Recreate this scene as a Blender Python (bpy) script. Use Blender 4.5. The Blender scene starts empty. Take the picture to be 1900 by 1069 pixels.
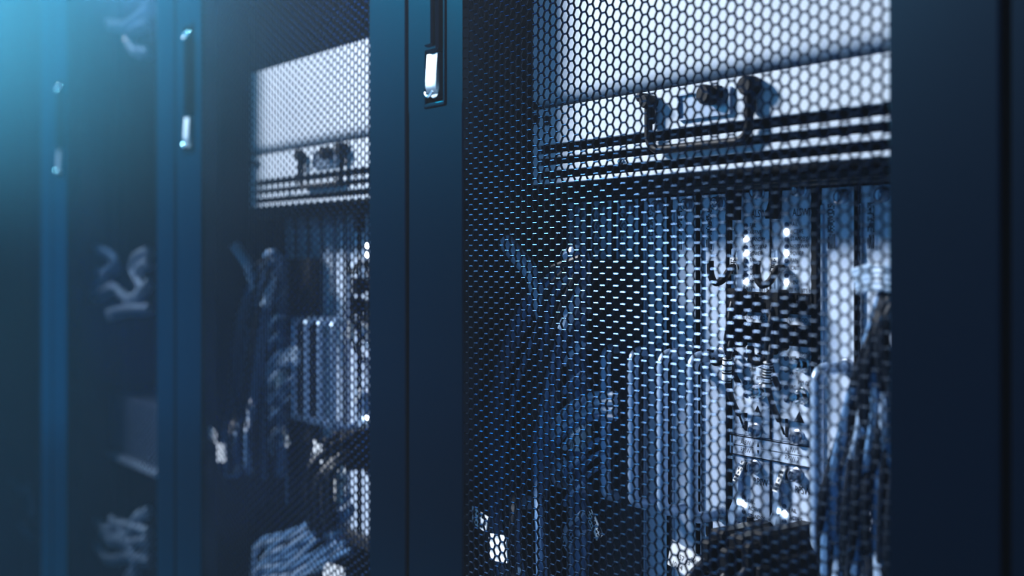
import bpy, math, random
from mathutils import Vector, Matrix
R = math.radians
random.seed(7)
S = bpy.context.scene
COL = S.collection

# ------------------------------------------------------------------ camera
CY, CZ, F = -0.5666, 1.0, 2220.0          # distance to the door plane, eye height, focal length in pixels
TH = R(35.78)                              # angle between view axis and the row of racks
cam = bpy.data.cameras.new('camera')
cam.sensor_width = 36.0
cam.lens = F / 1900 * 36
cam.shift_y = -59.5 / 1900
cam.clip_start = 0.02
cam.dof.use_dof = True
cam.dof.focus_distance = 0.95
cam.dof.aperture_fstop = 3.4
co = bpy.data.objects.new('camera', cam)
COL.objects.link(co)
co.location = (0, CY, CZ)
co.rotation_euler = (R(90), 0, R(90) - TH)
S.camera = co

# ------------------------------------------------------------------ view, world, lights
S.view_settings.view_transform = 'Standard'
S.view_settings.look = 'None'
S.view_settings.gamma = 1.0
S.view_settings.use_curve_mapping = False
S.view_settings.exposure = 0.0
S.cycles.use_denoising = True
S.cycles.max_bounces = 6
S.cycles.diffuse_bounces = 3
S.cycles.glossy_bounces = 3
S.cycles.volume_bounces = 0
S.cycles.caustics_reflective = False
S.cycles.caustics_refractive = False
S.cycles.sample_clamp_indirect = 4.0

w = bpy.data.worlds.new('world')
S.world = w
w.use_nodes = True
bg = w.node_tree.nodes['Background']
bg.inputs[0].default_value = (0.055, 0.24, 0.56, 1)
bg.inputs[1].default_value = 0.95

TEAL_FILL = 50
def area(name, loc, target, size, power, color, sy=None, spread=180):
    L = bpy.data.lights.new(name, 'AREA')
    L.shape = 'RECTANGLE'; L.size = size; L.size_y = sy or size
    L.energy = power; L.color = color; L.spread = R(spread)
    o = bpy.data.objects.new(name, L); COL.objects.link(o)
    o.location = loc
    o.rotation_euler = (Vector(target) - Vector(loc)).to_track_quat('-Z', 'Y').to_euler()
    return o
KEY = (-2.95, -1.45, 2.55)
area('ceiling_lamp_light', KEY, (-0.85, 0.05, 1.05), 0.7, 76, (0.78, 0.89, 1.0), 0.4, 60)
area('teal_fill_light', (-2.05, -0.16, 1.80), (-1.95, -0.80, 1.25), 1.3, TEAL_FILL, (0.22, 0.74, 1.0), 0.05, 150)  # added fill lamp, out of view, that lights the haze teal

# haze volume: teal glow and lifted blacks put into its tint and density
HAZE = 0.15

# ------------------------------------------------------------------ materials
def mat(name, col, rough=0.5, metal=0.0, spec=0.5, emit=None, es=0, bump=0, bscale=400, var=0, coat=0):
    m = bpy.data.materials.new(name); m.use_nodes = True
    nt = m.node_tree; b = nt.nodes['Principled BSDF']
    b.inputs['Base Color'].default_value = (*col, 1)
    b.inputs['Roughness'].default_value = rough
    b.inputs['Metallic'].default_value = metal
    b.inputs['Specular IOR Level'].default_value = spec
    if coat: b.inputs['Coat Weight'].default_value = coat
    if emit:
        b.inputs['Emission Color'].default_value = (*emit, 1); b.inputs['Emission Strength'].default_value = es
    tc = nt.nodes.new('ShaderNodeTexCoord')
    nz = nt.nodes.new('ShaderNodeTexNoise'); nz.inputs['Scale'].default_value = bscale
    nt.links.new(tc.outputs['Object'], nz.inputs['Vector'])
    if bump:
        bp = nt.nodes.new('ShaderNodeBump'); bp.inputs['Strength'].default_value = bump; bp.inputs['Distance'].default_value = 0.0003
        nt.links.new(nz.outputs['Fac'], bp.inputs['Height']); nt.links.new(bp.outputs['Normal'], b.inputs['Normal'])
    if var:
        mx = nt.nodes.new('ShaderNodeMixRGB'); mx.inputs[1].default_value = (*[c*(1-var) for c in col], 1)
        mx.inputs[2].default_value = (*[min(1, c*(1+var)) for c in col], 1)
        nt.links.new(nz.outputs['Fac'], mx.inputs[0]); nt.links.new(mx.outputs[0], b.inputs['Base Color'])
    return m
M = {}
M['door']   = mat('door_paint', (0.010, 0.016, 0.025), 0.24, 1.0, 0.35, bump=0.12, bscale=900)
M['mesh']   = mat('mesh_metal', (0.014, 0.018, 0.025), 0.19, 1.0, 0.5, var=0.1)
M['mesh'].node_tree.nodes['Principled BSDF'].inputs['Specular Tint'].default_value = (0.25, 0.5, 0.9, 1)
M['door'].node_tree.nodes['Principled BSDF'].inputs['Specular Tint'].default_value = (0.3, 0.75, 0.9, 1)
M['body']   = mat('cabinet_black', (0.022, 0.024, 0.03), 0.5, 0, 0.3, var=0.15)
M['tray']   = mat('pale_metal', (0.60, 0.67, 0.76), 0.5, 0.0, 0.4, var=0.02, bscale=60)
M['card']   = mat('card_faceplate', (0.60, 0.71, 0.88), 0.5, 0.0, 0.4, var=0.03, bscale=90)
M['steel']  = mat('bare_steel', (0.45, 0.5, 0.6), 0.3, 0.85, 0.5, var=0.06, bscale=200)
M['black']  = mat('black_plastic', (0.0035, 0.0045, 0.007), 0.5, 0, 0.12, var=0.1)
M['chrome'] = mat('chrome', (0.9, 0.92, 0.95), 0.16, 1.0)
M['satin'] = mat('satin_chrome', (0.30, 0.37, 0.42), 0.38, 1.0)
M['white']  = mat('white_label', (0.9, 0.92, 0.95), 0.55, var=0.02)
M['ink']    = mat('ink', (0.004, 0.005, 0.008), 0.6, 0, 0.1, var=0.05)
M['cable']  = mat('cable_sheath', (0.11, 0.23, 0.42), 0.35, 0, 0.5, var=0.1)
M['cableb'] = mat('black_cable_sheath', (0.006, 0.010, 0.018), 0.4, 0, 0.25, var=0.1)
M['cablew'] = mat('pale_cable_sheath', (0.36, 0.50, 0.68), 0.35, 0, 0.5, var=0.08)
M['grip']   = mat('grip_aluminium', (0.36, 0.50, 0.70), 0.32, 0.35, 0.5, var=0.04)
M['led']    = mat('led_lit', (0.9, 0.95, 1), 0.3, emit=(0.9, 0.96, 1), es=30)
M['ledoff'] = mat('led_dark', (0.05, 0.08, 0.14), 0.3, var=0.1)
M['floor']  = mat('floor_vinyl', (0.30, 0.36, 0.45), 0.35, 0, 0.5, var=0.15, bscale=3)
M['ceil']   = mat('ceiling_tile', (0.25, 0.3, 0.35), 0.8, var=0.1, bscale=30)
M['lampbody'] = mat('lamp_housing', (0.6, 0.62, 0.65), 0.5, var=0.05)

# ------------------------------------------------------------------ builders
class MB:
    def __init__(s): s.v = []; s.f = []
    def add(s, v, f):
        n = len(s.v); s.v += [tuple(p) for p in v]; s.f += [tuple(i+n for i in q) for q in f]; return s
    def box(s, a, b, bev=0):
        x0, x1 = sorted((a[0], b[0])); y0, y1 = sorted((a[1], b[1])); z0, z1 = sorted((a[2], b[2]))
        if not bev:
            v = [(x, y, z) for x in (x0, x1) for y in (y0, y1) for z in (z0, z1)]
            return s.add(v, [(0,1,3,2), (4,6,7,5), (0,4,5,1), (2,3,7,6), (0,2,6,4), (1,5,7,3)])
        e = min(bev, (x1-x0)*.45, (y1-y0)*.45, (z1-z0)*.45)   # chamfered box
        X, Y, Z = (x0, x1), (y0, y1), (z0, z1)
        v = []; idx = {}
        for i in (0, 1):
            for j in (0, 1):
                for k in (0, 1):
                    sx, sy, sz = (1-2*i)*e, (1-2*j)*e, (1-2*k)*e
                    idx[i, j, k] = len(v)
                    v += [(X[i], Y[j]+sy, Z[k]+sz), (X[i]+sx, Y[j], Z[k]+sz), (X[i]+sx, Y[j]+sy, Z[k])]
        f = []
        for i in (0, 1):
            q = [idx[i, 0, 0], idx[i, 1, 0], idx[i, 1, 1], idx[i, 0, 1]]; f.append(tuple(q if i else q[::-1]))
            q = [idx[0, i, 0]+1, idx[1, i, 0]+1, idx[1, i, 1]+1, idx[0, i, 1]+1]; f.append(tuple(q[::-1] if i else q))
            q = [idx[0, 0, i]+2, idx[1, 0, i]+2, idx[1, 1, i]+2, idx[0, 1, i]+2]; f.append(tuple(q if i else q[::-1]))
        for i in (0, 1):
            for j in (0, 1):
                a_, b_ = idx[i, j, 0], idx[i, j, 1]; q = (a_, b_, b_+1, a_+1); f.append(q if i == j else q[::-1])
                a_, b_ = idx[i, 0, j], idx[i, 1, j]; q = (a_, a_+2, b_+2, b_); f.append(q if i == j else q[::-1])
                a_, b_ = idx[0, i, j]+1, idx[1, i, j]+1; q = (a_, b_, b_+1, a_+1); f.append(q if i == j else q[::-1])
        for (i, j, k), n in idx.items():
            q = (n, n+1, n+2); f.append(q if (i+j+k) % 2 == 0 else q[::-1])
        return s.add(v, f)
    def tube(s, pts, r, n=8, caps=True, rs=None):
        pts = [Vector(p) for p in pts]; m = len(pts)
        t = [(pts[min(i+1, m-1)] - pts[max(i-1, 0)]).normalized() for i in range(m)]
        u = t[0].orthogonal().normalized(); V = []
        for i in range(m):
            u = (u - t[i]*u.dot(t[i])).normalized(); w_ = t[i].cross(u)
            rr = rs[i] if rs else r
            for k in range(n):
                a = 2*math.pi*k/n; V.append(pts[i] + (u*math.cos(a) + w_*math.sin(a))*rr)
        f = [(i*n+k, i*n+(k+1) % n, (i+1)*n+(k+1) % n, (i+1)*n+k) for i in range(m-1) for k in range(n)]
        if caps: f += [tuple(range(n))[::-1], tuple((m-1)*n+k for k in range(n))]
        return s.add(V, f)
    def prism(s, poly, y0, y1):                 # polygon given as (x, z), extruded along Y
        n = len(poly)
        v = [(x, y0, z) for x, z in poly] + [(x, y1, z) for x, z in poly]
        return s.add(v, [tuple(range(n)), tuple(range(n, 2*n))[::-1]] + [(i, n+i, n+(i+1) % n, (i+1) % n) for i in range(n)])
    def profile(s, poly, x0, x1):               # polygon given as (y, z), extruded along X
        n = len(poly)
        v = [(x0, y, z) for y, z in poly] + [(x1, y, z) for y, z in poly]
        return s.add(v, [tuple(range(n)), tuple(range(n, 2*n))[::-1]] + [(i, n+i, n+(i+1) % n, (i+1) % n) for i in range(n)])
    def lathe(s, c, prof, n=16):                # prof: (radius, y) about the Y axis through c
        v = []; f = []
        for r_, y in prof:
            for k in range(n):
                a = 2*math.pi*k/n; v.append((c[0]+r_*math.cos(a), c[1]+y, c[2]+r_*math.sin(a)))
        m = len(prof)
        f = [(i*n+k, i*n+(k+1) % n, (i+1)*n+(k+1) % n, (i+1)*n+k) for i in range(m-1) for k in range(n)]
        f += [tuple(range(n))[::-1], tuple((m-1)*n+k for k in range(n))]
        return s.add(v, f)

def root_of(o):
    while o.parent: o = o.parent
    return o
def obj(name, mb, m, parent=None, smooth=False, loc=None, **kw):
    """one mesh object; vertices come in world space"""
    me = bpy.data.meshes.new(name)
    off = Vector(root_of(parent).location) if parent else Vector(loc or (0, 0, 0))
    me.from_pydata([(x-off.x, y-off.y, z-off.z) for x, y, z in mb.v], [], mb.f)
    me.materials.append(M[m] if isinstance(m, str) else m)
    if smooth:
        me.polygons.foreach_set('use_smooth', [True]*len(me.polygons))
        try: me.set_sharp_from_angle(angle=R(40))
        except Exception: pass
    o = bpy.data.objects.new(name, me); COL.objects.link(o)
    if parent: o.parent = parent
    else: o.location = off
    for k, v in kw.items(): o[k] = v
    return o
def thing(name, label, cat, loc, group=None):
    o = bpy.data.objects.new(name, None); COL.objects.link(o)
    o.empty_display_size = 0.02; o.location = loc; o['label'] = label; o['category'] = cat
    if group: o['group'] = group
    return o
def dup(o, dx, label=None, group=None, parent=None):
    c = o.copy(); COL.objects.link(c)
    if parent: c.parent = parent
    else:
        c.location = Vector(o.location) + Vector(dx)
        if label: c['label'] = label
        if group: c['group'] = group
    for ch in list(o.children): dup(ch, None, parent=c)
    return c
def sx(x, r=0.0):                                # photo column -> distance s along the row at depth r behind the doors
    return (r - CY) / math.tan(TH + math.atan((x - 950) / F))
def pt(x, y, r=0.0):
    s_ = sx(x, r)
    zc = s_*math.cos(TH) + (r - CY)*math.sin(TH)
    return Vector((-s_, r, CZ + (475 - y) / F * zc))
def smooth_path(P_, n=6):
    P_ = [Vector(p) for p in P_]; out = []
    Q = [2*P_[0]-P_[1]] + P_ + [2*P_[-1]-P_[-2]]
    for i in range(1, len(Q)-2):
        for k in range(n):
            t = k/n; a, b, c, d = Q[i-1], Q[i], Q[i+1], Q[i+2]
            out.append(0.5*((2*b) + (c-a)*t + (2*a-5*b+4*c-d)*t*t + (3*b-a-3*c+d)*t**3))
    out.append(P_[-1]); return out
_tc = {}
def text_mesh(string):
    if string not in _tc:
        cu = bpy.data.curves.new('t', 'FONT'); cu.body = string; cu.size = 1.0; cu.resolution_u = 2
        cu.align_x = 'LEFT'; cu.extrude = 0.01
        o = bpy.data.objects.new('t', cu); COL.objects.link(o)
        dg = bpy.context.evaluated_depsgraph_get(); me = bpy.data.meshes.new_from_object(o.evaluated_get(dg))
        v = [tuple(q.co) for q in me.vertices]; f = [tuple(p.vertices) for p in me.polygons]
        bpy.data.objects.remove(o); bpy.data.curves.remove(cu); bpy.data.meshes.remove(me)
        _tc[string] = (v, f)
    return _tc[string]
def text(mb, string, x, y, z, h, wide=0.8, ang=0.0, face=None):
    """lettering facing the aisle (-Y); x,z is the lower left corner; h the capital height"""
    v, f = text_mesh(string); k = h / 0.7; ca, sa = math.cos(ang), math.sin(ang)
    mb.add([(x + (a*ca*wide - b*sa)*k, y - c*0.006, z + (a*sa*wide + b*ca)*k) for a, b, c in v], f)
    if v: return max(q[0] for q in v)*k*wide
    return 0

# ------------------------------------------------------------------ the room
def struct(name, mb, m):
    o = obj(name, mb, m); o['kind'] = 'structure'; return o
struct('floor', MB().box((-7, -2.9, -0.05), (1.6, 1.2, 0)), 'floor')
struct('ceiling', MB().box((-7, -2.9, 2.7), (1.6, 1.2, 2.75)), 'ceil')
for i, x in enumerate((-5.4, -2.95, -0.5)):
    t = thing('ceiling_lamp', ('rectangular aisle ceiling lamp at the far end of the row', 'rectangular aisle ceiling lamp in front of the middle racks',
              'rectangular aisle ceiling lamp above the nearest rack')[i], 'lamp', (x, -1.45, 2.7), 'ceiling lamps along the aisle')
    b = MB().box((x-.5, -1.67, 2.62), (x+.5, -1.65, 2.7)); b.box((x-.5, -1.25, 2.62), (x+.5, -1.23, 2.7))
    b.box((x-.5, -1.65, 2.62), (x-.48, -1.25, 2.7)); b.box((x+.48, -1.65, 2.62), (x+.5, -1.25, 2.7)); b.box((x-.5, -1.67, 2.685), (x+.5, -1.23, 2.7))
    obj('housing', b, 'lampbody', t)

t = thing('haze_fill_strip', 'added out-of-view teal strip lighting the haze above the middle rack doors', 'lamp', (-2.05, 0, 1.83))  # housing and arms invented to carry the added teal fill lamp
b = MB().box((-2.72, -0.20, 1.815), (-1.38, -0.12, 1.84), 0.004)
obj('housing', b, 'lampbody', t)
for x in (-2.5, -1.6): obj('arm', MB().box((x-.012, -0.125, 1.822), (x+.012, 0.0, 1.836), 0.002), 'lampbody', t)

# ------------------------------------------------------------------ racks
PX = 0.00873; PC = PX*math.sqrt(3)/2
SE = [0.352 + 0.6*i for i in range(-1, 6)]       # seams between racks (distance s)
ZT = 2.02
def hexsheet(s0, s1, z0, z1, sa, za):
    """perforated sheet, built in world space: hexagonal holes with rounded webs"""
    mb = MB(); V = mb.v; Fc = mb.f
    Rc = PX/math.sqrt(3); Rh = Rc - 0.00072/math.cos(R(30)); Rm = Rc - 0.00026/math.cos(R(30))
    rings = ((Rc, 0.0020), (Rm, 0.00212), (Rh, 0.00262), (Rh, 0.0036))
    cs = [(math.cos(R(60*k)), math.sin(R(60*k))) for k in range(6)]
    c0 = math.ceil((s0 - sa)/PC); c1 = math.floor((s1 - sa)/PC)
    for c in range(c0, c1+1):
        s_ = sa + c*PC; off = 0.5*PX if c % 2 == 0 else 0.0
        r0 = math.ceil((z0 - za - off)/PX); r1 = math.floor((z1 - za - off)/PX)
        for r_ in range(r0, r1+1):
            z = za + off + r_*PX; n = len(V)
            for rad, y in rings:
                for a, b in cs: V.append((-s_ + rad*a, y, z + rad*b))
            for q in range(3):
                for k in range(6):
                    k2 = (k+1) % 6; Fc.append((n+q*6+k, n+q*6+k2, n+q*6+6+k2, n+q*6+6+k))
    return mb
RACK_LABEL = ['closed black rack past the right edge of the nearest rack', 'nearest black rack with the sharply seen hexagonal mesh door',
              'middle black rack with blurred mesh door showing a bright tray', 'third black rack with dim blurred cables behind its mesh',
              'farthest blurred rack at the left edge of the view', 'rack beyond the left edge of the view']
st_l, st_r = 0.093, 0.0715
def make_rack(label):
    a, b = SE[1], SE[2]                           # near and far seam
    t = thing('server_rack', label, 'server rack', (-(a+b)/2, 0, 0), 'server racks along the aisle')
    c = MB()
    g = 0.0
    for s_ in (a+g, b-0.012-g): c.box((-s_, 0.022, 0), (-s_-0.012, 0.86, ZT))
    c.box((-a-0.012, 0.85, 0), (-b+0.012, 0.86, ZT)); c.box((-a-0.012, 0.022, ZT-0.02), (-b+0.012, 0.85, ZT)); c.box((-a-0.012, 0.022, 0), (-b+0.012, 0.85, 0.06))
    for s0, s1 in ((a+0.012, a+0.03), (b-0.03, b-0.012)): c.box((-s0, 0.10, 0.06), (-s1, 0.12, ZT-0.02), 0.001)
    obj('cabinet_frame', c, 'body', t)
    d = MB(); gp = 0.003
    z0, z1 = 0.04, ZT-0.01; e = 0.0012
    hs0, hs1, hz0, hz1 = 0.885, 0.921, 1.133, 1.300    # handle recess
    L0, L1 = b-st_l, b-gp
    d.box((-L0, 0, hz1), (-L1, 0.021, z1), e); d.box((-L0, 0, z0), (-L1, 0.021, hz0), e)
    d.box((-L0, 0, hz0-0.001), (-hs0, 0.021, hz1+0.001)); d.box((-hs1, 0, hz0-0.001), (-L1, 0.021, hz1+0.001))
    d.box((-hs0, 0.011, hz0), (-hs1, 0.021, hz1))
    d.box((-a-gp, 0, z0), (-a-st_r, 0.021, z1), e)
    d.box((-a-st_r, 0, z0), (-L0, 0.021, z0+0.07)); d.box((-a-st_r, 0, z1-0.07), (-L0, 0.021, z1))
    door = obj('door', d, 'door', t)
    obj('mesh_panel', hexsheet(a+st_r-0.004, L0+0.003, z0+0.066, z1-0.066, 0.8569, 1.1791), 'mesh', door)
    # swing handle: frame, lever, chrome latch
    h = MB(); w_ = 0.0035
    h.box((-hs0-w_*0, -0.0015, hz0), (-hs0-w_, 0.011, hz1), 0.0008); h.box((-hs1, -0.0015, hz0), (-hs1+w_, 0.011, hz1), 0.0008)
    h.box((-hs0, -0.0015, hz0), (-hs1, 0.011, hz0+w_), 0.0008); h.box((-hs0, -0.0015, hz1-w_), (-hs1, 0.011, hz1), 0.0008)
    obj('handle_surround', h, 'door', door)
    lv = MB().box((-0.8925, -0.005, 1.1815), (-0.9145, 0.008, 1.285), 0.002); lv.box((-0.897, -0.008, 1.186), (-0.910, -0.004, 1.281), 0.0015)
    obj('handle_lever', lv, 'door', door)
    cx = -0.9065; k = MB(); rw = 0.0086; n = 10
    prof = [(cx-rw, 1.1805), (cx+rw, 1.1805)] + [(cx+rw*math.cos(-math.pi*i/n), 1.1505+rw*1.1*math.sin(-math.pi*i/n)) for i in range(0, n+1)]
    k.prism(prof, 0.001, 0.008)
    # scooped finger tongue and bulging lower lip
    V = []; Fq = []
    for i in range(9):
        tt = i/8; zz = 1.1805 - tt*0.0385; yy = -0.001 - 0.0020*math.sin(tt*math.pi*0.5) + (0.006*max(0, tt-0.85)/0.15)
        for j in range(7):
            u = (j/6*2-1); hw = rw if zz > 1.1505 else rw*math.sqrt(max(0.02, 1-((1.1505-zz)/(rw*1.1))**2))
            V.append((cx+u*hw, yy + 0.0010*(1-u*u)*(1 if tt < 0.6 else 1-(tt-0.6)*2.2), zz))
    for i in range(8):
        for j in range(6): q = i*7+j; Fq.append((q, q+1, q+8, q+7))
    k.add(V, Fq)
    obj('handle_latch', k, 'satin', door, smooth=True, label='chrome latch tip of the door handle')
    obj('latch_glint_rim', MB().tube([(cx-0.006, -0.0042, 1.1460), (cx-0.0035, -0.0052, 1.1428), (cx, -0.0055, 1.1416), (cx+0.0035, -0.0052, 1.1428), (cx+0.006, -0.0042, 1.1460)], 0.0013, 8), 'chrome', door, smooth=True, label='chrome rim added for the bright spot on the latch tip')  # rim added to put a bright spot at the foot of the latch
    tp = MB().box((-0.8955, -0.004, 1.286), (-0.9135, 0.006, 1.2905), 0.001); tp.lathe((-0.9045, -0.003, 1.2775+0.004), [(0.0, -0.005), (0.003, -0.004), (0.004, 0.0)], 10)
    obj('handle_pivot', tp, 'chrome', door, smooth=True, label='chrome pivot cap at the top of the handle')
    return t
rack = make_rack(RACK_LABEL[1])
for i in (0, 2, 3, 4, 5): dup(rack, (-0.6*(i-1), 0, 0), RACK_LABEL[i])

# ------------------------------------------------------------------ equipment behind the nearest mesh door
def seg(a, b, n): return [a + (b-a)*i/n for i in range(n+1)]
RT, RC = 0.055, 0.12                             # depth of the tray front and of the card faceplates
EQ = []                                          # things that the middle rack repeats
def z_(dz): return CZ + dz
# --- bright tray with bail handle
T = thing('cooling_tray', 'bright pale tray with slots and folding handle in the nearest rack', 'equipment tray', (-0.6, RT, z_(0.06)), 'bright trays behind the mesh doors')
EQ.append(T)
sL, sR = 0.832, 0.392
b = MB()
up = [(RT, z_(0.232)), (RT, z_(0.142))] + [(RT + 0.013*(1-math.cos(a)), z_(0.142) - 0.013*math.sin(a)) for a in seg(0, math.pi/2, 8)][1:]
up += [(RT+0.03, z_(0.129)), (RT+0.03, z_(0.131)), (RT+0.013, z_(0.131)), (RT+0.0025, z_(0.142)), (RT+0.0025, z_(0.232))]
b.profile(up, -sR, -sL)
obj('upper_panel', b, 'tray', T, smooth=True)
b = MB()
b.box((-sR, RT, z_(0.0948)), (-sL, RT+0.003, z_(0.1262)), 0.0006)
b.box((-sR, RT, z_(0.0616)), (-sL, RT+0.003, z_(0.0654)), 0.0005)
for z0, z1 in ((0.0834, 0.0874), (0.0724, 0.0774)):
    b.box((-sR, RT, z_(z0)), (-sL+0.008, RT+0.003, z_(z1)), 0.0005)
b.box((-sL+0.0085, RT, z_(0.0654)), (-sL, RT+0.003, z_(0.0948)))
b.box((-sR, RT, z_(0.0654)), (-sR-0.006, RT+0.003, z_(0.0948)))
obj('slotted_panel', b, 'tray', T)
b = MB().box((-sR, RT+0.004, z_(0.0616)), (-sL, 0.30, z_(0.0632)))
b.box((-sR, 0.15, z_(0.063)), (-sL, 0.152, z_(0.131))); b.box((-sR, 0.085, z_(0.131)), (-sL, 0.30, z_(0.230)))
obj('tray_housing', b, 'black', T)
# bail handle
pa, pb = pt(1214, 190, RT), pt(1401, 160, RT)
zb = z_(0.0800); yh = RT - 0.006
path = [(pa.x, yh, pa.z), (pa.x, yh, zb+0.014)] + [(pa.x + 0.012*(1-math.cos(a)), yh, zb + 0.012*(1-math.sin(a))) for a in seg(0, math.pi/2, 5)]
path += [(pb.x - 0.012 + 0.012*math.sin(a), yh, zb + 0.012*(1-math.cos(a))) for a in seg(0, math.pi/2, 5)] + [(pb.x, yh, pb.z)]
b = MB().tube(path, 0.0032, 10)
for p in (pa, pb): b.box((p.x-0.0045, RT-0.0025, zb+0.02), (p.x+0.0045, RT-0.007, p.z+0.001), 0.001)
obj('bail_handle', b, 'black', T, smooth=True)
for p, r_ in ((pa, 0.0052), (pb, 0.0070)):
    b = MB().lathe((p.x, RT, p.z), [(r_*.9, 0), (r_, -0.002), (r_, -0.010), (r_*.8, -0.012)], 20); obj('pivot_knob', b, 'black', T, smooth=True)
p = pt(1200, 182, RT); b = MB().lathe((p.x, RT, p.z), [(0.0036, 0), (0.0036, -0.008), (0.002, -0.009)], 16); obj('pivot_knob', b, 'black', T, smooth=True)
# recessed label window with latch knob
q0, q1 = pt(1264, 168, RT), pt(1357, 202, RT); zw0, zw1 = z_(0.1015), z_(0.1185)
b = MB()
for bb in (((q0.x, zw0-.0012), (q1.x, zw0)), ((q0.x, zw1), (q1.x, zw1+.0012)), ((q0.x-.0012, zw0-.0012), (q0.x, zw1+.0012)), ((q1.x, zw0-.0012), (q1.x+.0012, zw1+.0012))):
    b.box((bb[0][0], RT-0.003, bb[0][1]), (bb[1][0], RT, bb[1][1]))
b.box((q0.x, RT-0.0008, zw0), (q1.x, RT-0.0002, zw1))
obj('label_window', b, 'steel', T)
p = pt(1324, 177, RT); b = MB().lathe((p.x, RT, p.z), [(0.0066, 0), (0.0072, -0.002), (0.0072, -0.010), (0.0058, -0.012)], 20)
b.box((p.x+0.004, RT, p.z-0.003), (p.x+0.010, RT-0.006, p.z+0.006), 0.001); obj('latch_knob', b, 'black', T, smooth=True)
for x, y in ((996, 222), (1016, 224)):
    p = pt(x, y, RT); obj('screw', MB().lathe((p.x, RT, p.z), [(0.0042, 0), (0.0042, -0.0018), (0.003, -0.0028)], 14), 'black', T, smooth=True)
p = pt(1153, 300, RT); obj('screw', MB().lathe((p.x, RT, p.z), [(0.0026, 0), (0.0026, -0.002), (0.001, -0.0034)], 12), 'chrome', T, smooth=True, label='chrome screw')

# --- card shelf
H = thing('card_shelf', 'black card shelf frame around the line cards of the nearest rack', 'card shelf', (-0.65, RC, z_(-0.34)), 'card shelves in the racks')
EQ.append(H)
b = MB()
b.box((-0.392, RC-0.012, z_(0.0505)), (-0.925, 0.38, z_(0.0600)), 0.001)
b.box((-0.392, RC-0.016, z_(0.0535)), (-0.925, RC-0.012, z_(0.0555)), 0.0006)
b.box((-0.392, RC-0.006, z_(-0.345)), (-0.925, 0.38, z_(-0.330)), 0.001)
b.box((-0.392, RC-0.010, z_(-0.33)), (-0.384, 0.38, z_(0.0505))); b.box((-0.925, RC+0.010, z_(-0.33)), (-0.917, 0.38, z_(0.0505)))
b.box((-0.384, 0.37, z_(-0.345)), (-0.925, 0.38, z_(0.06)))
obj('shelf_body', b, 'body', H)
b = MB()                                         # dark upright between the service cards and the card on their right
b.box((-0.5722, RC-0.003, z_(-0.33)), (-0.5778, RC+0.01, z_(0.0505)), 0.0006)
obj('upright', b, 'black', H)

# --- line cards
SILV = 'card'
def thumbscrew(x, z, par, r=0.0052):
    b = MB().lathe((x, RC, z), [(r*1.25, 0), (r*1.25, -0.001), (r, -0.0015), (r, -0.006), (r*.75, -0.007), (r*.7, -0.0062), (r*.45, -0.006), (r*.4, -0.0075)], 18)
    b.box((x-r*.1, RC-0.0082, z-r*.6), (x+r*.1, RC-0.006, z+r*.6))
    obj('thumb_screw', b, 'steel', par, smooth=True)
def sticker(x, z0, z1, par, wdt=0.008, code=True, y=None, plate='card'):
    y = (RC if y is None else y) - 0.0006
    s_ = obj('sticker', MB().box((x, y, z0), (x+wdt, y+0.0005, z1)), 'white' if code == 2 else 'card', par, label='printed sticker')
    b = MB(); rnd = random.Random(int(abs(x)*1e4)); zz = z1-0.001
    split = z0 + (z1-z0)*0.38
    while zz > split:                               # small data codes in the upper half
        for i in range(5):
            if rnd.random() < .62: b.box((x+wdt*(.1+.16*i), y-0.0002, zz-0.0009), (x+wdt*(.24+.16*i), y, zz))
        zz -= 0.0012
    xx = x+wdt*.12
    while xx < x+wdt*.88:
        ww = rnd.choice((.0003, .0006, .0009)); b.box((xx, y-0.0002, z0+0.001), (xx+ww, y, split-0.001-rnd.random()*0.004)); xx += ww+.0006
    obj('printed_code', b, 'ink', s_)
def make_linecard(sa, sb, label, grip=True):
    xl, xr = -sb+0.0006, -sa-0.0006
    t = thing('line_card', label, 'line card', (xl, RC, z_(-0.33)), 'line cards with tall grips')
    b = MB().box((xl, RC, z_(-0.329)), (xr, RC+0.002, z_(0.049)), 0.0004)
    b.box((xl+0.001, RC+0.002, z_(-0.325)), (xl+0.003, 0.34, z_(0.045)))
    obj('faceplate', b, 'card', t)
    g = MB().box((xl+0.0014, RC-0.0022, z_(-0.329)), (xl+0.0036, RC, z_(0.037)), 0.0005)
    obj('guide_rail', g, 'steel', t)
    g = MB().box((xl-0.0004, RC-0.0012, z_(-0.329)), (xl+0.0012, RC-0.0001, z_(0.049))); g.box((xr-0.0016, RC-0.0035, z_(-0.329)), (xr, RC-0.0001, z_(0.049)), 0.0004)
    obj('gasket', g, 'black', t)
    thumbscrew(xl+0.021, z_(0.0415), t)
    sticker(xl+0.006, z_(0.004), z_(0.038), t)
    if grip:
        xg = -(sb-0.0247); d = 0.033; r_ = 0.0045; z0, z1 = z_(-0.2035), z_(-0.0785)
        c = 0.009
        pth = [(xg, RC, z1)] + [(xg, RC-d+c - c*math.sin(a), z1 - c*(1-math.cos(a))) for a in seg(0, math.pi/2, 6)]
        pth += [(xg, RC-d+c - c*math.cos(a), z0 + c*(1-math.sin(a))) for a in seg(0, math.pi/2, 6)] + [(xg, RC, z0)]
        obj('grip', MB().tube(pth, r_, 12), 'grip', t, smooth=True, label='brushed metal pull grip')
        b = MB()
        for zz in (z0, z1): b.lathe((xg, RC, zz), [(0.0062, 0), (0.0062, -0.0025), (0.005, -0.003)], 16)
        obj('grip_foot', b, 'steel', t, smooth=True)
    return t
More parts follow.
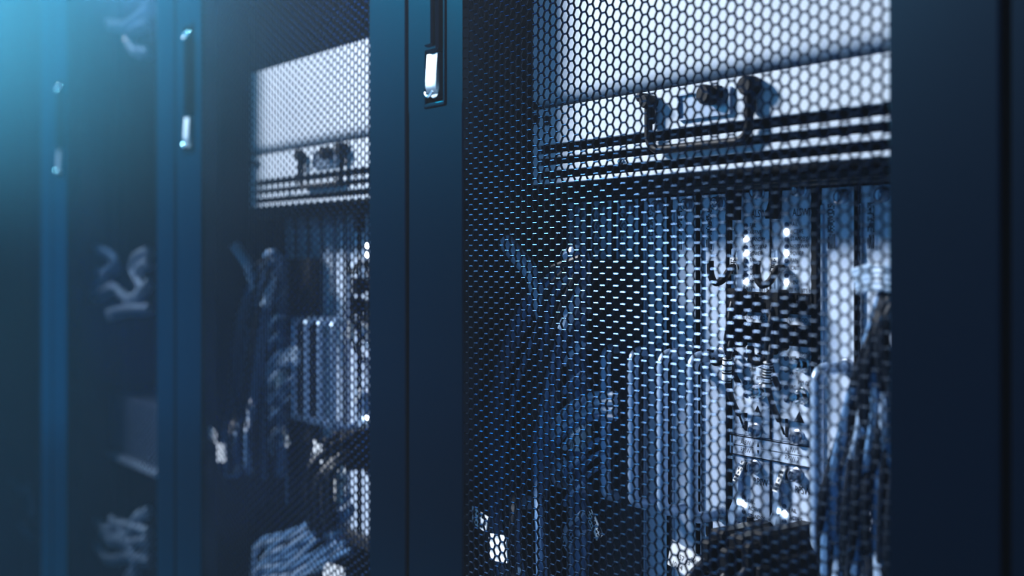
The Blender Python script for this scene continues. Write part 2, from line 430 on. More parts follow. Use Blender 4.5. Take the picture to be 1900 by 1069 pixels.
CARDS = [(0.5372, 0.5718, 'pale line card just right of the lettered cards'),
         (0.5030, 0.5372, 'pale line card behind the hanging cable bundle at right'),
         (0.6598, 0.6934, 'pale line card directly left of the lettered cards'),
         (0.6934, 0.7271, 'second pale line card left of the lettered cards'),
         (0.7271, 0.7622, 'third pale line card left of the lettered cards'),
         (0.7622, 0.7970, 'pale line card half hidden by the black perforated cover'),
         (0.7970, 0.8318, 'shaded line card seen above the black perforated cover'),
         (0.8318, 0.8660, 'shaded leftmost line card above the cable bundle')]
for a, b_, l in CARDS: EQ.append(make_linecard(a, b_, l + ' in the nearest rack'))

# --- the two service cards ALSWT and, below them, RPSW
def led(x, z, on, par):
    b = MB().lathe((x, RC, z), [(0.0019, 0), (0.0019, -0.0008), (0.001, -0.0016)], 12)
    obj('led', b, 'led' if on else 'ledoff', par, smooth=True, label='lit white indicator' if on else 'dark indicator')
def jackframe(x0, x1, z0, z1, par):
    b = MB(); y0 = RC-0.004
    b.box((x0, y0, z0), (x1, RC, z0+0.0012)); b.box((x0, y0, z1-0.0012), (x1, RC, z1))
    xm = (x0+x1)/2
    for x in (x0, xm-0.0008, x1-0.0012): b.box((x, y0, z0), (x+0.0014, RC, z1))
    b.box((x0, RC-0.0003, z0), (x1, RC-0.0001, z1))
    for i in (0, 1):
        xa = x0+0.002 + i*(xm-x0); b.box((xa+0.003, y0+0.001, z0+0.001), (xa+0.008, y0+0.002, z0+0.004))
    o = obj('jack_block', b, 'black', par)
    b = MB()
    for i in (0, 1):
        xa = x0+0.003 + i*(xm-x0)
        for k in range(4): b.box((xa+0.0012*k, RC-0.0022, z1-0.004), (xa+0.0012*k+0.0005, RC-0.0016, z1-0.0014))
    obj('jack_contacts', b, 'steel', o)
def sma(x, z, par, r=0.0062):
    b = MB().lathe((x, RC, z), [(r, 0), (r, -0.0022), (r*.8, -0.003), (r*.8, -0.008), (r*.62, -0.0085), (r*.62, -0.013), (r*.5, -0.0135), (r*.45, -0.010)], 20)
    obj('coax_socket', b, 'chrome', par, smooth=True, label='chrome coaxial socket')
def tri(x, z, h, par):
    w2 = h*.58; y = RC-0.0004
    b = MB().prism([(x-w2, z), (x+w2, z), (x, z+h)], y, RC); k = 0.5
    b2 = MB()
    obj('warning_triangle', b, 'ink', par)
def px(x, y): return pt(x, y, RC)
XR = -0.5785                                     # right edge of the right service card
P0 = px(1460, 430).x                             # led column of the right card
def make_alswt(label):
    xl, xr = -0.6191+0.0006, XR-0.0003
    t = thing('service_card', label, 'service card', (xl, RC, z_(-0.139)), 'lettered service cards')
    b = MB().box((xl, RC, z_(-0.1385)), (xr, RC+0.002, z_(0.049)), 0.0004); b.box((xl+0.001, RC+0.002, z_(-0.135)), (xl+0.003, 0.34, z_(0.045)))
    obj('faceplate', b, 'card', t)
    obj('gasket', MB().box((xl-0.0004, RC-0.001, z_(-0.1385)), (xl+0.0013, RC-0.0001, z_(0.049))), 'black', t)
    L = MB(); L2 = MB(); L3 = MB()
    def T_(s_, x, y, h, wd=.8):
        p = px(x, y); v, f = text_mesh(s_); k = h/0.7
        (L if y < 530 else L2 if y < 650 else L3).add([(p.x + a*wd*k, RC-0.0003 - c*0.003, p.z + b_*k) for a, b_, c in v], f)
    T_('ALSWT', 1471, 401, 0.0056, .70)
    for i, (s_, y) in enumerate((('FAIL', 420), ('ACTIVE', 433.5), ('STANDBY', 447), ('HOTSWAP', 461), ('POWER', 474), ('FAN', 487), ('CRIT', 501), ('MAJ', 515), ('MIN', 528))):
        T_(s_, 1467.5, y, 0.0031, .82)
    T_('BITS A', 1460, 541, 0.0030, .8); T_('BITS B', 1486, 543, 0.0030, .8)
    T_('TOD IN', 1459, 596, 0.0032, .8); T_('TOD OUT', 1483, 598, 0.0032, .8)
    T_('1PPS IN', 1485, 661, 0.0031, .8)
    for s_, x, y in (('1PPS', 1466, 668), ('IN', 1470, 677), ('1PPS', 1466, 687), ('OUT', 1467, 697), ('1PPS OUT', 1480, 713), ('SRC', 1466, 722), ('REC', 1470, 733), ('SYNC', 1466, 742), ('PTP', 1469, 751)):
        T_(s_, x, y, 0.0030, .75)
    obj('indicator_lettering', L, 'ink', t); obj('jack_lettering', L2, 'ink', t); obj('socket_lettering', L3, 'ink', t)
    # black ejector lever at the top
    p0, p1 = px(1440, 344), px(1452, 406)
    b = MB().prism([(p0.x, p1.z), (p1.x-0.001, p1.z), (p1.x, p0.z), (p0.x+0.004, p0.z), (p0.x+0.003, p1.z+0.012), (p0.x, p1.z+0.004)], RC-0.012, RC-0.0002)
    obj('ejector_lever', b, 'black', t)
    thumbscrew(px(1486, 353).x, px(1486, 353).z, t, 0.0048)
    for y, on in zip((417, 430, 444, 458, 471, 484, 498, 512, 525), LEDS): led(P0, px(1460, y).z, on, t)
    sq0, sq1 = px(1455.5, 545), px(1512, 583)
    jackframe(sq0.x, sq1.x, px(1480, 583).z, px(1480, 544).z, t)
    jackframe(sq0.x, sq1.x, px(1480, 642).z, px(1480, 603).z, t)
    for y in (676, 735): sma(px(1493, y).x, px(1493, y).z, t)
    for y in (665, 687, 719, 742): led(px(1459, y).x, px(1459, y).z, 0, t)
    p0, p1, p2, p3 = px(1460, 777), px(1460, 811), px(1441, 768), px(1456, 807)
    b = MB().box((p0.x-0.0012, RC-0.0006, p1.z), (p0.x+0.0012, RC, p0.z)); b.prism([(p2.x, p2.z), (p3.x-0.001, p3.z), (p3.x+0.0006, p3.z), (p2.x+0.0016, p2.z)], RC-0.0006, RC)
    obj('slot', b, 'black', t)
    tri(px(1483, 783).x, px(1483, 784).z, 0.0082, t)
    thumbscrew(px(1482, 805).x, z_(-0.1335), t, 0.0046)
    obj('light_pipe', MB().box((xl+0.003, RC-0.004, z_(-0.030)), (xl+0.0075, RC-0.0001, z_(0.006)), 0.001), 'grip', t, label='clear plastic light guide strip')
    sticker(xl+0.0030, px(1440, 512).z, px(1440, 478).z, t, 0.0075, code=2, y=RC-0.004)
    return t
def make_rpsw(label):
    xl, xr = -0.6191+0.0006, XR-0.0003
    t = thing('service_card', label, 'service card', (xl, RC, z_(-0.33)), 'lettered service cards')
    b = MB().box((xl, RC, z_(-0.329)), (xr, RC+0.002, z_(-0.155)), 0.0004); b.box((xl+0.001, RC+0.002, z_(-0.325)), (xl+0.003, 0.34, z_(-0.16)))
    obj('faceplate', b, 'card', t)
    obj('gasket', MB().box((xl-0.0004, RC-0.001, z_(-0.329)), (xl+0.0013, RC-0.0001, z_(-0.155))), 'black', t)
    L = MB()
    def T_(s_, x, y, h, wd=.8):
        p = px(x, y); v, f = text_mesh(s_); k = h/0.7
        L.add([(p.x + a*wd*k, RC-0.0003 - c*0.003, p.z + b_*k) for a, b_, c in v], f)
    T_('RPSW', 1475, 914, 0.0054, .72)
    for s_, y in (('FAIL', 950), ('ACTIVE', 964), ('STANDBY', 978), ('HOTSWAP', 992)): T_(s_, 1464.5, y, 0.0033, .82)
    obj('lettering', L, 'ink', t)
    obj('slot', MB().box((px(1460, 870).x-0.0012, RC-0.0006, z_(-0.1690)), (px(1460, 870).x+0.0012, RC, z_(-0.1560))), 'black', t)
    thumbscrew(px(1480, 868).x, z_(-0.1615), t, 0.0046)
    for y, on in ((940, 0), (953, 1), (967, 0), (981, 0)): led(px(1456, y).x, px(1456, y).z, on, t)
    obj('ejector_lever', MB().prism([(xl+0.002, z_(-0.20)), (xl+0.007, z_(-0.19)), (xl+0.011, z_(-0.160)), (xl+0.013, z_(-0.160)), (xl+0.013, z_(-0.178)), (xl+0.008, z_(-0.212)), (xl+0.003, z_(-0.212))], RC-0.006, RC-0.0002), 'grip', t)
    jackframe(px(1458, 1040).x, px(1512, 1040).x, z_(-0.255), z_(-0.236), t)
    sticker(xl+0.0030, z_(-0.228), z_(-0.206), t, 0.0075, code=2, y=RC-0.004)
    return t
LEDS = (0, 1, 0, 0, 1, 0, 0, 0, 1)
DXL = -0.0408
EQ.append(make_alswt('right upper service card lettered ALSWT in the nearest rack'))
LEDS = (0, 0, 1, 0, 1, 0, 0, 0, 1)
t = make_alswt('left upper service card lettered ALSWT in the nearest rack')
t.location.x += DXL; EQ.append(t)
t = make_rpsw('right lower service card lettered RPSW in the nearest rack'); EQ.append(t)
t = dup(t, (DXL, 0, 0), 'left lower service card lettered RPSW in the nearest rack'); EQ.append(t)
# naming strip between upper and lower service cards
t = thing('name_strip', 'pale naming strip between the lettered cards of the nearest rack', 'label strip', (-0.62, RC, z_(-0.155)))
EQ.append(t)
b = MB().box((-0.6598, RC-0.0015, z_(-0.1545)), (XR, RC+0.001, z_(-0.1390)), 0.0003)
obj('strip_plate', b, 'card', t)
b = MB()
xa, xb = -0.6575, XR-0.002; yq = RC-0.0018
for z0, z1 in ((-0.1398, -0.1390), (-0.1545, -0.1538)): b.box((-0.6598, yq, z_(z0)), (XR, RC-0.0014, z_(z1)))
b.box((xa, yq, z_(-0.1538)), (xa+0.0012, RC-0.0014, z_(-0.1398)))
for x0, x1 in ((xa+0.003, -0.6445), (-0.6445, -0.6345), (-0.627, xb)): b.box((x0, yq, z_(-0.1470)), (x1, RC-0.0014, z_(-0.1465)))
b.prism([(-0.6308, z_(-0.1455)), (-0.6290, z_(-0.1455)), (-0.6299, z_(-0.1415))], yq, RC-0.0014)
b.prism([(-0.6308, z_(-0.1480)), (-0.6299, z_(-0.1520)), (-0.6290, z_(-0.1480))], yq, RC-0.0014)
for s_, x, z in (('ALSW 1', -0.6480, -0.1455), ('RPSW 1', -0.6480, -0.1515), ('ALSW 2', -0.6035, -0.1455), ('RPSW 2', -0.6035, -0.1515)):
    v, f = text_mesh(s_); k = 0.0035/0.7; b.add([(x + a*.8*k, yq+0.0003 - c*0.003, z_(z) + q*k) for a, q, c in v], f)
obj('lettering', b, 'ink', t)

# --- plugs and their patch cables on the service cards
PLUGS = []
def patch(jx, jz, path, label, tag=None, boot=0.022, hook=True):
    """plug pushed into a jack; its cable leaves towards the door and bends down"""
    t = thing('patch_cable', label, 'cable', (jx, RC-0.004, jz), 'patch cables plugged into the service cards')
    b = MB().box((jx-0.0060, RC-0.0045, jz-0.0052), (jx+0.0060, RC-0.012, jz+0.0052), 0.001)
    b.box((jx-0.0072, RC-0.010, jz-0.0105), (jx+0.0072, RC-boot, jz+0.0105), 0.0018)
    obj('plug', b, 'black', t)
    c = MB().tube(smooth_path([(jx, RC-boot+0.002, jz)] + path, 7), 0.0022, 10)
    obj('sheath', c, 'cableb', t, smooth=True)
    if tag:
        for (a, bq) in tag:
            a = Vector(a); bq = Vector(bq); o = obj('cable_tag', MB().tube([a, bq], 0.0036, 12), 'white', t, smooth=True, label='white cable tag with printed bars')
            d = MB(); rr = random.Random(int(jx*1e5)); n = 9
            for i in range(n):
                if rr.random() < .8:
                    q = a.lerp(bq, (i+.5)/n); d.tube([q-(bq-a).normalized()*0.0006, q+(bq-a).normalized()*0.0006], 0.0037, 12, caps=False)
            obj('printed_bars', d, 'ink', o)
    return t
for k, (off, who) in enumerate(((0, 'right'), (DXL, 'left'))):
    for j, (y, row) in enumerate(((563, 'upper'), (622, 'lower'))):
        jx = px(1470, y).x + off; jz = px(1470, y).z; yb = RC-0.020
        x2 = jx - 0.004
        pth = [(jx, yb-0.002, jz-0.006), (jx, yb-0.004, jz-0.016), (x2, yb-0.003, jz-0.032), (x2-0.001, yb+0.002, jz-0.046), (x2-0.004, yb+0.010, jz-0.056), (x2-0.007, RC-0.002, jz-0.064)]
        EQ.append(patch(jx, jz, pth, 'black plug in the %s jack of the %s ALSWT card' % (row, who)+' in the nearest rack',
              [((x2+0.002, yb-0.0037, jz-0.019), (x2-0.0005, yb-0.0022, jz-0.037))] if j else None))
# black hook levers beside the plugs
def hook(x, y, w_, h, label):
    a = pt(x, y, RC-0.014)
    t = thing('cable_hook', label, 'cable hook', tuple(a), 'black cable hooks on the service cards')
    p_ = [(a.x, a.y, a.z), (a.x+0.0005, a.y, a.z-h*.6), (a.x+w_*.35, a.y, a.z-h), (a.x+w_*.8, a.y+0.002, a.z-h*.85), (a.x+w_, a.y+0.007, a.z-h*.35), (a.x+w_, RC-0.001, a.z-h*.3)]
    obj('hook_arm', MB().tube(smooth_path(p_, 6), 0.0028, 10), 'black', t, smooth=True)
    return t
for x, y, w_, h, l in ((1318, 484, .015, .017, 'black curved hook high up beside the left plugs'), (1404, 484, .014, .018, 'black curved hook between the ALSWT cards'),
                       (1318, 648, .014, .010, 'black curved hook under the left plugs'), (1393, 642, .013, .012, 'black curved hook under the right plugs'),
                       (1316, 968, .018, .018, 'black curved hook low at the left RPSW card'), (1392, 960, .019, .020, 'black curved hook low at the right RPSW card')):
    EQ.append(hook(x, y, w_, h, l + ' in the nearest rack'))

# --- black perforated cover left of the cards
t = thing('perforated_cover', 'black perforated cover left of the pale line cards in the nearest rack', 'cover', (-0.81, 0.1, z_(-0.34)), 'perforated covers')
EQ.append(t)
b = MB(); s0, s1 = sx(1168, 0.1), sx(1084, 0.1); y0 = 0.1
zs = [z_(-0.33) + i*0.0125 for i in range(int(0.336/0.0125)+1)]; ns = 9
cw = (s1-s0)/ns
hole = set((i, k) for i in range(len(zs)-1) for k in range(ns) if k in (0, 1, 3, 4, 6, 7) )
def cell(xa, xb, za, zb, holed):
    if not holed: b.add([(xa, y0, za), (xb, y0, za), (xb, y0, zb), (xa, y0, zb)], [(0, 1, 2, 3)]); return
    cx, cz = (xa+xb)/2, (za+zb)/2; r_ = 0.0019; out = [(xa, za), (cx, za), (xb, za), (xb, cz), (xb, zb), (cx, zb), (xa, zb), (xa, cz)]
    inn = [(cx + r_*math.cos(a), cz + r_*math.sin(a)) for a in (R(225+45*i) for i in range(8))]
    V = [(x, y0, z) for x, z in out] + [(x, y0+0.0002, z) for x, z in inn] + [(x, y0+0.0015, z) for x, z in inn]
    b.add(V, [(i, (i+1) % 8, 8+(i+1) % 8, 8+i) for i in range(8)] + [(8+i, 8+(i+1) % 8, 16+(i+1) % 8, 16+i) for i in range(8)])
for i in range(len(zs)-1):
    for k in range(ns): cell(-s1+cw*k, -s1+cw*(k+1), zs[i], zs[i+1], (i, k) in hole)
zt_ = zs[-1]
b.box((-s1, y0, zt_), (-s0, y0+0.016, zt_+0.002)); b.box((-s1-0.001, y0, z_(-0.33)), (-s1, y0+0.016, zt_+0.002)); b.box((-s0, y0, z_(-0.33)), (-s0+0.001, y0+0.012, zt_+0.002))
obj('perforated_sheet', b, 'body', t)
b = MB()
for yy in (583, 655, 1000): 
    p = pt(1132, yy, 0.1); b.lathe((p.x, 0.1, p.z), [(0.0016, 0), (0.001, -0.0015)], 8)
obj('rivet', b, 'steel', t, smooth=True)

# --- cables of the left bundle
def cable(name, pts, r, m, label, group, n=6, seg_=8, par=None, cat='cable'):
    P_ = smooth_path(pts, n)
    if par is None:
        o = obj(name, MB().tube(P_, r, seg_), m, None, smooth=True, loc=tuple(P_[-1])); o['label'] = label; o['category'] = cat; o['group'] = group
        return o
    return obj(name, MB().tube(P_, r, seg_), m, par, smooth=True)
rb = random.Random(3)
GL = 'cables arching down behind the nearest mesh door'
arcs = [ [(1078, 478), (1010, 505), (960, 560), (925, 640), (903, 740), (899, 850), (905, 960), (915, 1075)],
         [(1072, 490), (1015, 530), (962, 600), (935, 680), (918, 770), (912, 870), (916, 960), (925, 1075)],
         [(1068, 500), (1020, 560), (985, 640), (955, 720), (938, 810), (930, 900), (928, 980), (935, 1075)],
         [(1070, 510), (1030, 600), (1005, 690), (985, 780), (962, 870), (950, 960), (945, 1075)],
         [(1068, 520), (1040, 610), (1018, 720), (1003, 820), (995, 920), (998, 1075)],
         [(1060, 540), (1030, 640), (1012, 740), (996, 850), (1000, 960), (1010, 1075)],
         [(1050, 500), (1020, 540), (1000, 620), (985, 730), (960, 830), (940, 920), (960, 1075)]]
DES = ['outermost arching cable', 'second arching cable from the left', 'third arching cable from the left',
       'inner arching cable', 'steep middle cable of the arches', 'steep right cable of the arches', 'slack cable crossing the arches']
for i, a in enumerate(arcs):
    for k in range(2):
        o = cable('network_cable', [pt(x + k*9 + rb.uniform(-3, 3), y + k*6, (0.052 if y < 880 else 0.036 if y < 940 else 0.022) + 0.006*(i % 3) + k*0.008) for x, y in a], 0.0026 + 0.0008*((i+k) % 2), 'cable' if (i+k) % 3 else 'cableb',
              (DES[i] + ', %s of its pair' % ('front' if k == 0 else 'rear')) + ' in the nearest rack', GL)
        EQ.append(o)
# twisted vertical bundle wrapped round and round
t = thing('wrapped_cable_bundle', 'vertical wrapped cable bundle beside the perforated cover in the nearest rack', 'cable bundle', tuple(pt(1076, 1080, 0.085)), 'wrapped vertical cable bundles')
EQ.append(t)
core = [pt(1076 + 3*math.sin(y/37), y, 0.085) for y in range(475, 1085, 15)]
for k in range(5):
    a0 = k*2*math.pi/5
    obj('strand', MB().tube([p + Vector((0.0048*math.cos(a0+i*.35), 0.0048*math.sin(a0+i*.35), 0)) for i, p in enumerate(core)], 0.0036, 8), 'cable', t, smooth=True)
for y in (575, 640, 700, 850, 905, 985):
    p = pt(1077, y, 0.085); obj('cable_tie', MB().tube([p+Vector((0, 0, 0.0025)), p-Vector((0, 0, 0.0025))], 0.0098, 12), 'grip', t, smooth=True, label='pale cable tie')
p = pt(1076, 785, 0.085); q = pt(1078, 835, 0.085)
o = obj('wrap_label', MB().tube([p, q], 0.0096, 14), 'white', t, smooth=True, label='pale wrap label on the bundle')
b = MB()
for i in range(6):
    a = p.lerp(q, .15+.13*i); v, f = text_mesh('A 6'); k = 0.0035/.7; b.add([(a.x - 0.004 + xx*k*.8, a.y-0.0098, a.z-0.002 + yy*k) for xx, yy, c in v], f)
obj('printed_code', b, 'ink', o)
# striped band: flat ties on the slanting cable at the top left
def flag(p0, p1, wdt, m, label, n=0, group='cable flags'):
    """a wrapped cable flag between two points, with lettering bars"""
    p0, p1 = Vector(p0), Vector(p1); d = (p1-p0).normalized(); u = Vector((0, 1, 0)).cross(d).normalized()
    V = []
    for y in (-0.0006, 0.0006):
        for p in (p0, p1):
            for s_ in (-1, 1): V.append(p + u*s_*wdt/2 + Vector((0, y, 0)))
    o = obj('cable_flag', MB().add(V, [(0, 1, 3, 2), (4, 6, 7, 5), (0, 4, 5, 1), (2, 3, 7, 6), (0, 2, 6, 4), (1, 5, 7, 3)]), m, None, loc=tuple(p0.lerp(p1, .5)))
    o['label'] = label; o['category'] = 'cable flag'; o['group'] = group
    if n:
        b = MB(); rr = random.Random(n); L_ = (p1-p0).length
        for i in range(n):
            for j in range(3):
                if rr.random() < .75:
                    c = p0 + d*L_*((i+.3)/n) + u*wdt*(-.3+.3*j); h = L_/n*.35; hw = wdt*.09
                    b.add([c-d*h-u*hw+Vector((0,-.0009,0)), c+d*h-u*hw+Vector((0,-.0009,0)), c+d*h+u*hw+Vector((0,-.0009,0)), c-d*h+u*hw+Vector((0,-.0009,0))], [(0, 1, 2, 3)])
        obj('printed_code', b, 'ink', o)
    return o
EQ.append(cable('hook_and_loop_strap', [pt(937, 447, .045), pt(960, 475, .048), pt(985, 505, .05), pt(1000, 545, .055), pt(1010, 590, .06)], 0.0072, 'cablew', 'thick pale strap slanting down to the cable bundle in the nearest rack', 'straps of the cable bundles', cat='strap'))
EQ.append(cable('hook_and_loop_strap', [pt(1050, 475, .06), pt(1068, 468, .06), pt(1082, 480, .065), pt(1080, 520, .07)], 0.0060, 'cable', 'dark strap looping over the top of the wrapped bundle in the nearest rack', 'straps of the cable bundles', cat='strap'))
EQ.append(cable('hook_and_loop_strap', [pt(1076, 530, .06), pt(1060, 570, .058), pt(1046, 612, .055)], 0.0058, 'cablew', 'short bright strap end hanging left of the wrapped bundle in the nearest rack', 'straps of the cable bundles', cat='strap'))
for i in range(10):
    y = 490 + i*52; 
    EQ.append(cable('wire_loop', [pt(1084, y-10, .07), pt(1072, y+2, .066), pt(1056, y+14, .066), pt(1048, y+30, .07)], 0.0024, 'cablew' if i % 3 == 0 else 'cable',
       'short pale wire loop around the wrapped bundle in the nearest rack', 'wire loops around the wrapped bundles', cat='wire'))
for i, (ys, ye) in enumerate(((733, 735), (745, 748), (762, 763), (774, 775))):
    EQ.append(cable('network_cable', [pt(1142, ys, .085), pt(1095, ye, .08), pt(1055, ye+22, .075), pt(1025, ye+60, .075), pt(1010, ye+130, .08), pt(1006, 1078, .085)], 0.0034, 'cablew' if i < 3 else 'cable',
       ('topmost', 'second', 'third', 'lowest')[i] + ' pale cable leaving the perforated cover in the nearest rack', 'pale cables leaving the perforated cover'))
for i in range(3):
    EQ.append(cable('network_cable', [pt(1128, 810+i*26, .085), pt(1100, 822+i*26, .08), pt(1078, 850+i*26, .078), pt(1072, 900+i*26, .08)], 0.0022, 'cable',
       ('upper', 'middle', 'lower')[i] + ' thin dark cable bending left into the wrapped bundle in the nearest rack', 'thin cables entering the wrapped bundle'))
EQ.append(flag(pt(866, 947, .010), pt(904, 974, .012), 0.014, 'white', 'white printed flag at the mesh edge beside the arches in the nearest rack', 8))
EQ.append(flag(pt(923, 992, .012), pt(926, 1042, .012), 0.025, 'white', 'blank white wrap label low on the arching cables in the nearest rack'))
EQ.append(flag(pt(974, 920, .06), pt(976, 945, .06), 0.018, 'cablew', 'small pale flag on the middle of the arching cables in the nearest rack'))
EQ.append(flag(pt(1093, 950, .075), pt(1113, 998, .075), 0.010, 'white', 'slanting printed flag right of the wrapped bundle in the nearest rack', 7))
EQ.append(flag(pt(1040, 855, .07), pt(1060, 895, .07), 0.012, 'cablew', 'printed flag leaning on the wrapped bundle in the nearest rack', 5))
EQ.append(flag(pt(1062, 990, .07), pt(1046, 1012, .07), 0.012, 'cablew', 'crumpled printed flag low on the wrapped bundle in the nearest rack', 4))

EQ.append(flag(pt(1380, 856, .104), pt(1364, 893, .098), 0.0040, 'white', 'slim bright printed tag slanting at the left RPSW card in the nearest rack', 6))
EQ.append(flag(pt(1455, 866, .104), pt(1438, 912, .098), 0.0040, 'white', 'slim bright printed tag slanting at the right RPSW card in the nearest rack', 6))
# --- cable bundle hanging at the right mesh edge, in front of the cards
rb = random.Random(11)
for i in range(22):
    x0 = 1690 - (i % 6)*9; k = i/21
    xm, xe = 1665 - 105*k + rb.uniform(-8, 8), 1650 - 118*k + rb.uniform(-10, 10)
    pts = [pt(x0, 505 + 14*(i % 4) + rb.uniform(-6, 6), .055), pt(1640 - 45*k, 620 + 60*k + rb.uniform(-14, 14), .045 + .006*(i % 4)), pt(xm, 790 + rb.uniform(-20, 20), .05 + .006*(i % 3)),
           pt(xe + rb.uniform(-6, 6), 940, .05 + .006*(i % 4)), pt(xe + rb.uniform(-10, 10), 1085, .05+.008*(i % 3))]
    EQ.append(cable('network_cable', pts, 0.0030 + .0006*(i % 2), ('cableb', 'cable', 'cableb', 'grip')[i % 4], 'dark cable of the dense bundle at the right edge of the nearest rack', 'cables of the right hanging bundle'))
for i in range(5):
    y = 497 + i*10
    EQ.append(cable('wire_loop', [pt(1585 + i*2, y+6, .06), pt(1605, y, .05), pt(1630, y-3, .045), pt(1660, y-2+i, .045)], 0.0021, 'cablew', 'pale wire across the top of the right hanging bundle in the nearest rack', 'pale wires over the right hanging bundle', cat='wire'))

# --- connectors and cables crowding the bottom of the service cards
rb = random.Random(5)
for i, (x, y, w_, h) in enumerate(((1352, 1010, .016, .020), (1388, 1030, .016, .026), (1428, 1020, .015, .024), (1452, 1052, .010, .014), (1352, 1062, .016, .012))):
    p = pt(x, y, .075)
    t = thing('power_connector', ('black connector at the far left of the bottom row', 'second black connector of the bottom row', 'tall black connector in the middle of the bottom row', 'flat black connector at the right of the bottom row', 'low black connector beside the white printed flag')[i] + ' in the nearest rack', 'connector', tuple(p), 'black connectors under the RPSW cards')
    b = MB().box((p.x-w_/2, .062, p.z-h), (p.x+w_/2, .118, p.z+h*.6), 0.002); b.box((p.x-w_/3, .05, p.z-h*.8), (p.x+w_/3, .062, p.z+h*.3), 0.002)
    obj('connector_body', b, 'black', t)
    obj('cable_tail', MB().tube(smooth_path([(p.x, .055, p.z-h*.4), (p.x-.004, .035, p.z-h*1.5), (p.x-.01, .04, p.z-h*1.5-.06)], 6), 0.0045, 10), 'cableb', t, smooth=True)
    EQ.append(t)
fl = flag(pt(1243, 1024, .06), pt(1332, 1078, .06), 0.020, 'white', 'bright printed flag slanting at the bottom of the line cards in the nearest rack', 0)
b = MB(); p0, p1 = pt(1250, 1032, .06), pt(1332, 1082, .06); d = (p1-p0).normalized(); u = Vector((0, 1, 0)).cross(d).normalized()
if u.z < 0: u = -u
for s_, a, c in (('10.24', .000, -.0070), ('357 43', .004, .0005), ('SWITCH', .018, .0035), ('Connect', .028, -.006)):
    v, f = text_mesh(s_); k = 0.0042/.7; b.add([p0 + d*(a + xx*k*.85) + u*(c + yy*k) + Vector((0, -.0009, 0)) for xx, yy, _ in v], f)
obj('printed_code', b, 'ink', fl); EQ.append(fl)

# ------------------------------------------------------------------ the middle rack repeats the same equipment
def relabel(o, dx, word):
    l = o['label']; l = l.replace('in the nearest rack', 'in the %s rack' % word).replace('of the nearest rack', 'of the %s rack' % word)
    return dup(o, (dx, 0, 0), l)
MID = []
for o in EQ:
    if 'right hanging' in o.get('group', ''): continue
    MID.append(relabel(o, -0.6, 'middle'))
# blurred bright mess low in the middle rack
G2 = 'slack cables low in the middle rack'
rb = random.Random(21)
for i in range(14):
    y = 1000 + i*7
    pts = [pt(655 - rb.uniform(0, 30), y - 60 - rb.uniform(0, 30), .05), pt(590, y - 40 + rb.uniform(-10, 10), .045), pt(540, y - 12 + rb.uniform(-12, 12), .04), pt(490 + rb.uniform(-20, 20), y + 8, .04), pt(470, y + 60, .05)]
    o = cable('network_cable', pts, 0.0036, ('cable', 'grip', 'cable')[i % 3], 'pale slack cable sweeping left at the bottom of the middle rack', G2)
for (a, b_, w_, l) in (((600, 905), (636, 912), .026, 'bright blank flag at the right of the middle rack'), ((616, 868), (640, 884), .02, 'upper bright flag beside the line cards of the middle rack'),
                   ((495, 1012), (520, 1020), .02, 'bright flag on the slack cables low in the middle rack'), ((520, 1040), (548, 1050), .018, 'small bright flag at the bottom of the middle rack'),
                   ((600, 1058), (640, 1072), .02, 'bright flag at the bottom right of the middle rack')):
    flag(pt(*a, .045), pt(*b_, .045), w_, 'white', l)
# ------------------------------------------------------------------ dim cables in the third rack
G3 = 'loose cables in the third rack'
loops = [([(178, 458), (205, 470), (215, 490), (190, 505), (180, 520)], 'short upper left'), ([(170, 548), (190, 540), (208, 530), (228, 545), (240, 555)], 'lower left'),
         ([(276, 462), (252, 475), (245, 500), (258, 525), (268, 535)], 'upper right looping'), ([(240, 552), (255, 545), (265, 530), (276, 522)], 'bright short'),
         ([(276, 485), (262, 490), (250, 512)], 'short right'), ([(200, 580), (230, 572), (276, 570)], 'flat lower'), ([(182, 500), (195, 512), (182, 530), (172, 545)], 'curled left'),
                  ([(276, 95), (250, 90), (235, 70), (250, 50), (276, 40)], 'high looping'), ([(200, 40), (230, 45), (255, 30), (276, 10)], 'high straight'),
         ([(190, 990), (215, 970), (245, 975), (276, 985)], 'curled lower'), ([(180, 965), (205, 990), (230, 1005), (276, 1000)], 'crossing lower'), ([(200, 1000), (235, 990), (250, 960), (276, 945)], 'rising lower'),
         ([(180, 1010), (200, 1035), (240, 1030), (276, 1040)], 'flat bottom'), ([(205, 960), (225, 985), (245, 1020), (250, 1069)], 'falling lower'), ([(235, 1075), (255, 1040), (276, 1020)], 'short bottom')]
for i, (a, l) in enumerate(loops):
    for k in range(2):
        cable('network_cable', [pt(x + 4*k, y + 9*k, .05 + .01*k) for x, y in a], 0.0058, 'cablew' if i in (3, 9, 11) else 'cable' if i in (0, 6, 7, 8) else 'grip', l + ' pale cable in the third rack' + (', lower of two' if k else ', upper of two'), G3)
t = thing('junction_box', 'dim box with a bright lower edge in the third rack', 'box', tuple(pt(250, 860, .06)))
p, q = pt(205, 742, .08), pt(300, 742, .08); zt_, zb_ = pt(250, 742, .08).z, pt(250, 858, .08).z
obj('box_body', MB().box((p.x, .08, zb_), (q.x, .30, zt_), 0.003), 'ledoff', t)
obj('box_edge', MB().box((p.x+.01, .070, zb_-.006), (q.x, .30, zb_+0.004), 0.002), 'grip', t, label='bright lower lip of the box')
# ------------------------------------------------------------------ hints in the farthest rack
for i, (a, l) in enumerate((([(18, 890), (30, 900), (45, 915)], 'bright short'), ([(40, 970), (50, 985), (62, 1000)], 'short lower'), ([(50, 900), (60, 930), (62, 960)], 'hanging'))):
    cable('network_cable', [pt(x, y, .05) for x, y in a], 0.007, 'grip', l + ' cable in the farthest rack', 'cables in the farthest rack')


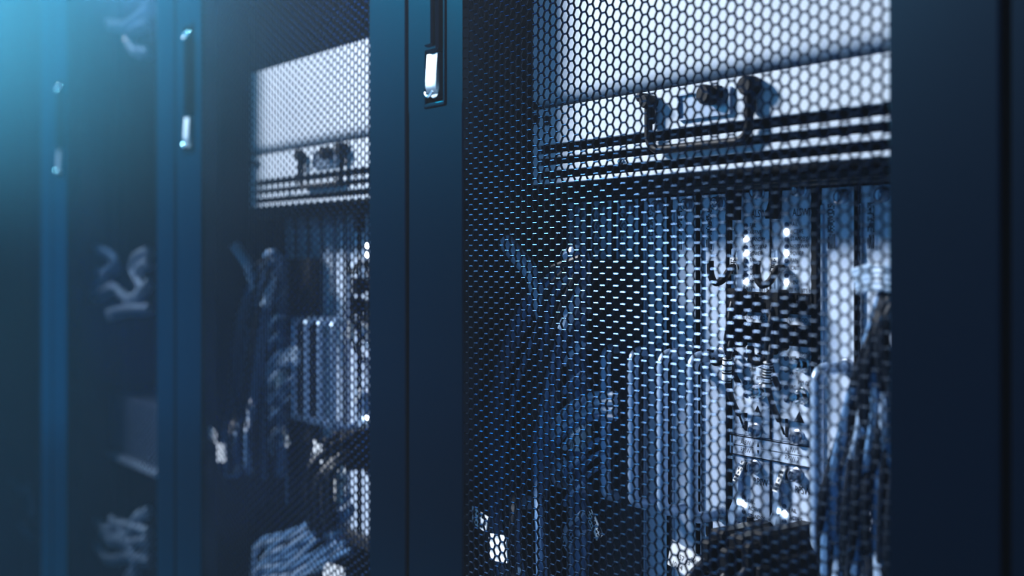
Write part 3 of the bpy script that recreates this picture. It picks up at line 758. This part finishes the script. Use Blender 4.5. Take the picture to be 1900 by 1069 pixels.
# ------------------------------------------------------------------ haze in the aisle
if HAZE:                                         # density and tint shaped as a glow: thicker high up, towards the far end
    hz = obj('glow_haze', MB().box((-3.4, -1.30, 0.40), (0.5, -0.012, 1.79)), 'black'); hz['kind'] = 'stuff'; hz['label'] = 'thin haze tinted and thickened as a teal glow high towards the far racks'; hz['category'] = 'haze'
    hm = bpy.data.materials.new('haze'); hm.use_nodes = True; nt = hm.node_tree
    nt.nodes.remove(nt.nodes['Principled BSDF'])
    vs = nt.nodes.new('ShaderNodeVolumeScatter'); vs.inputs['Color'].default_value = (0.22, 0.66, 0.85, 1); vs.inputs['Anisotropy'].default_value = 0.2
    tc = nt.nodes.new('ShaderNodeTexCoord'); sp = nt.nodes.new('ShaderNodeSeparateXYZ'); nt.links.new(tc.outputs['Object'], sp.inputs[0])
    def mr(sock, a, b, lo=0.0):
        n = nt.nodes.new('ShaderNodeMapRange'); n.interpolation_type = 'SMOOTHSTEP'; nt.links.new(sock, n.inputs[0])
        n.inputs[1].default_value = a; n.inputs[2].default_value = b; n.inputs[3].default_value = lo; n.inputs[4].default_value = 1.0; return n.outputs[0]
    def ma(op, a, b):
        n = nt.nodes.new('ShaderNodeMath'); n.operation = op
        for i, q in enumerate((a, b)):
            if isinstance(q, float): n.inputs[i].default_value = q
            else: nt.links.new(q, n.inputs[i])
        return n.outputs[0]
    d = ma('MULTIPLY', mr(sp.outputs[2], 0.97, 1.42), mr(sp.outputs[0], -0.20, -1.55))
    mx = nt.nodes.new('ShaderNodeMixRGB'); mx.inputs[1].default_value = (0.50, 0.58, 0.72, 1); mx.inputs[2].default_value = (0.11, 0.60, 0.85, 1)
    nt.links.new(mr(sp.outputs[0], -0.75, -1.35), mx.inputs[0]); nt.links.new(mx.outputs[0], vs.inputs['Color'])
    d = ma('ADD', ma('MULTIPLY', d, HAZE), 0.014)
    nt.links.new(d, vs.inputs['Density'])
    nt.links.new(vs.outputs[0], nt.nodes['Material Output'].inputs['Volume'])
    hz.data.materials[0] = hm
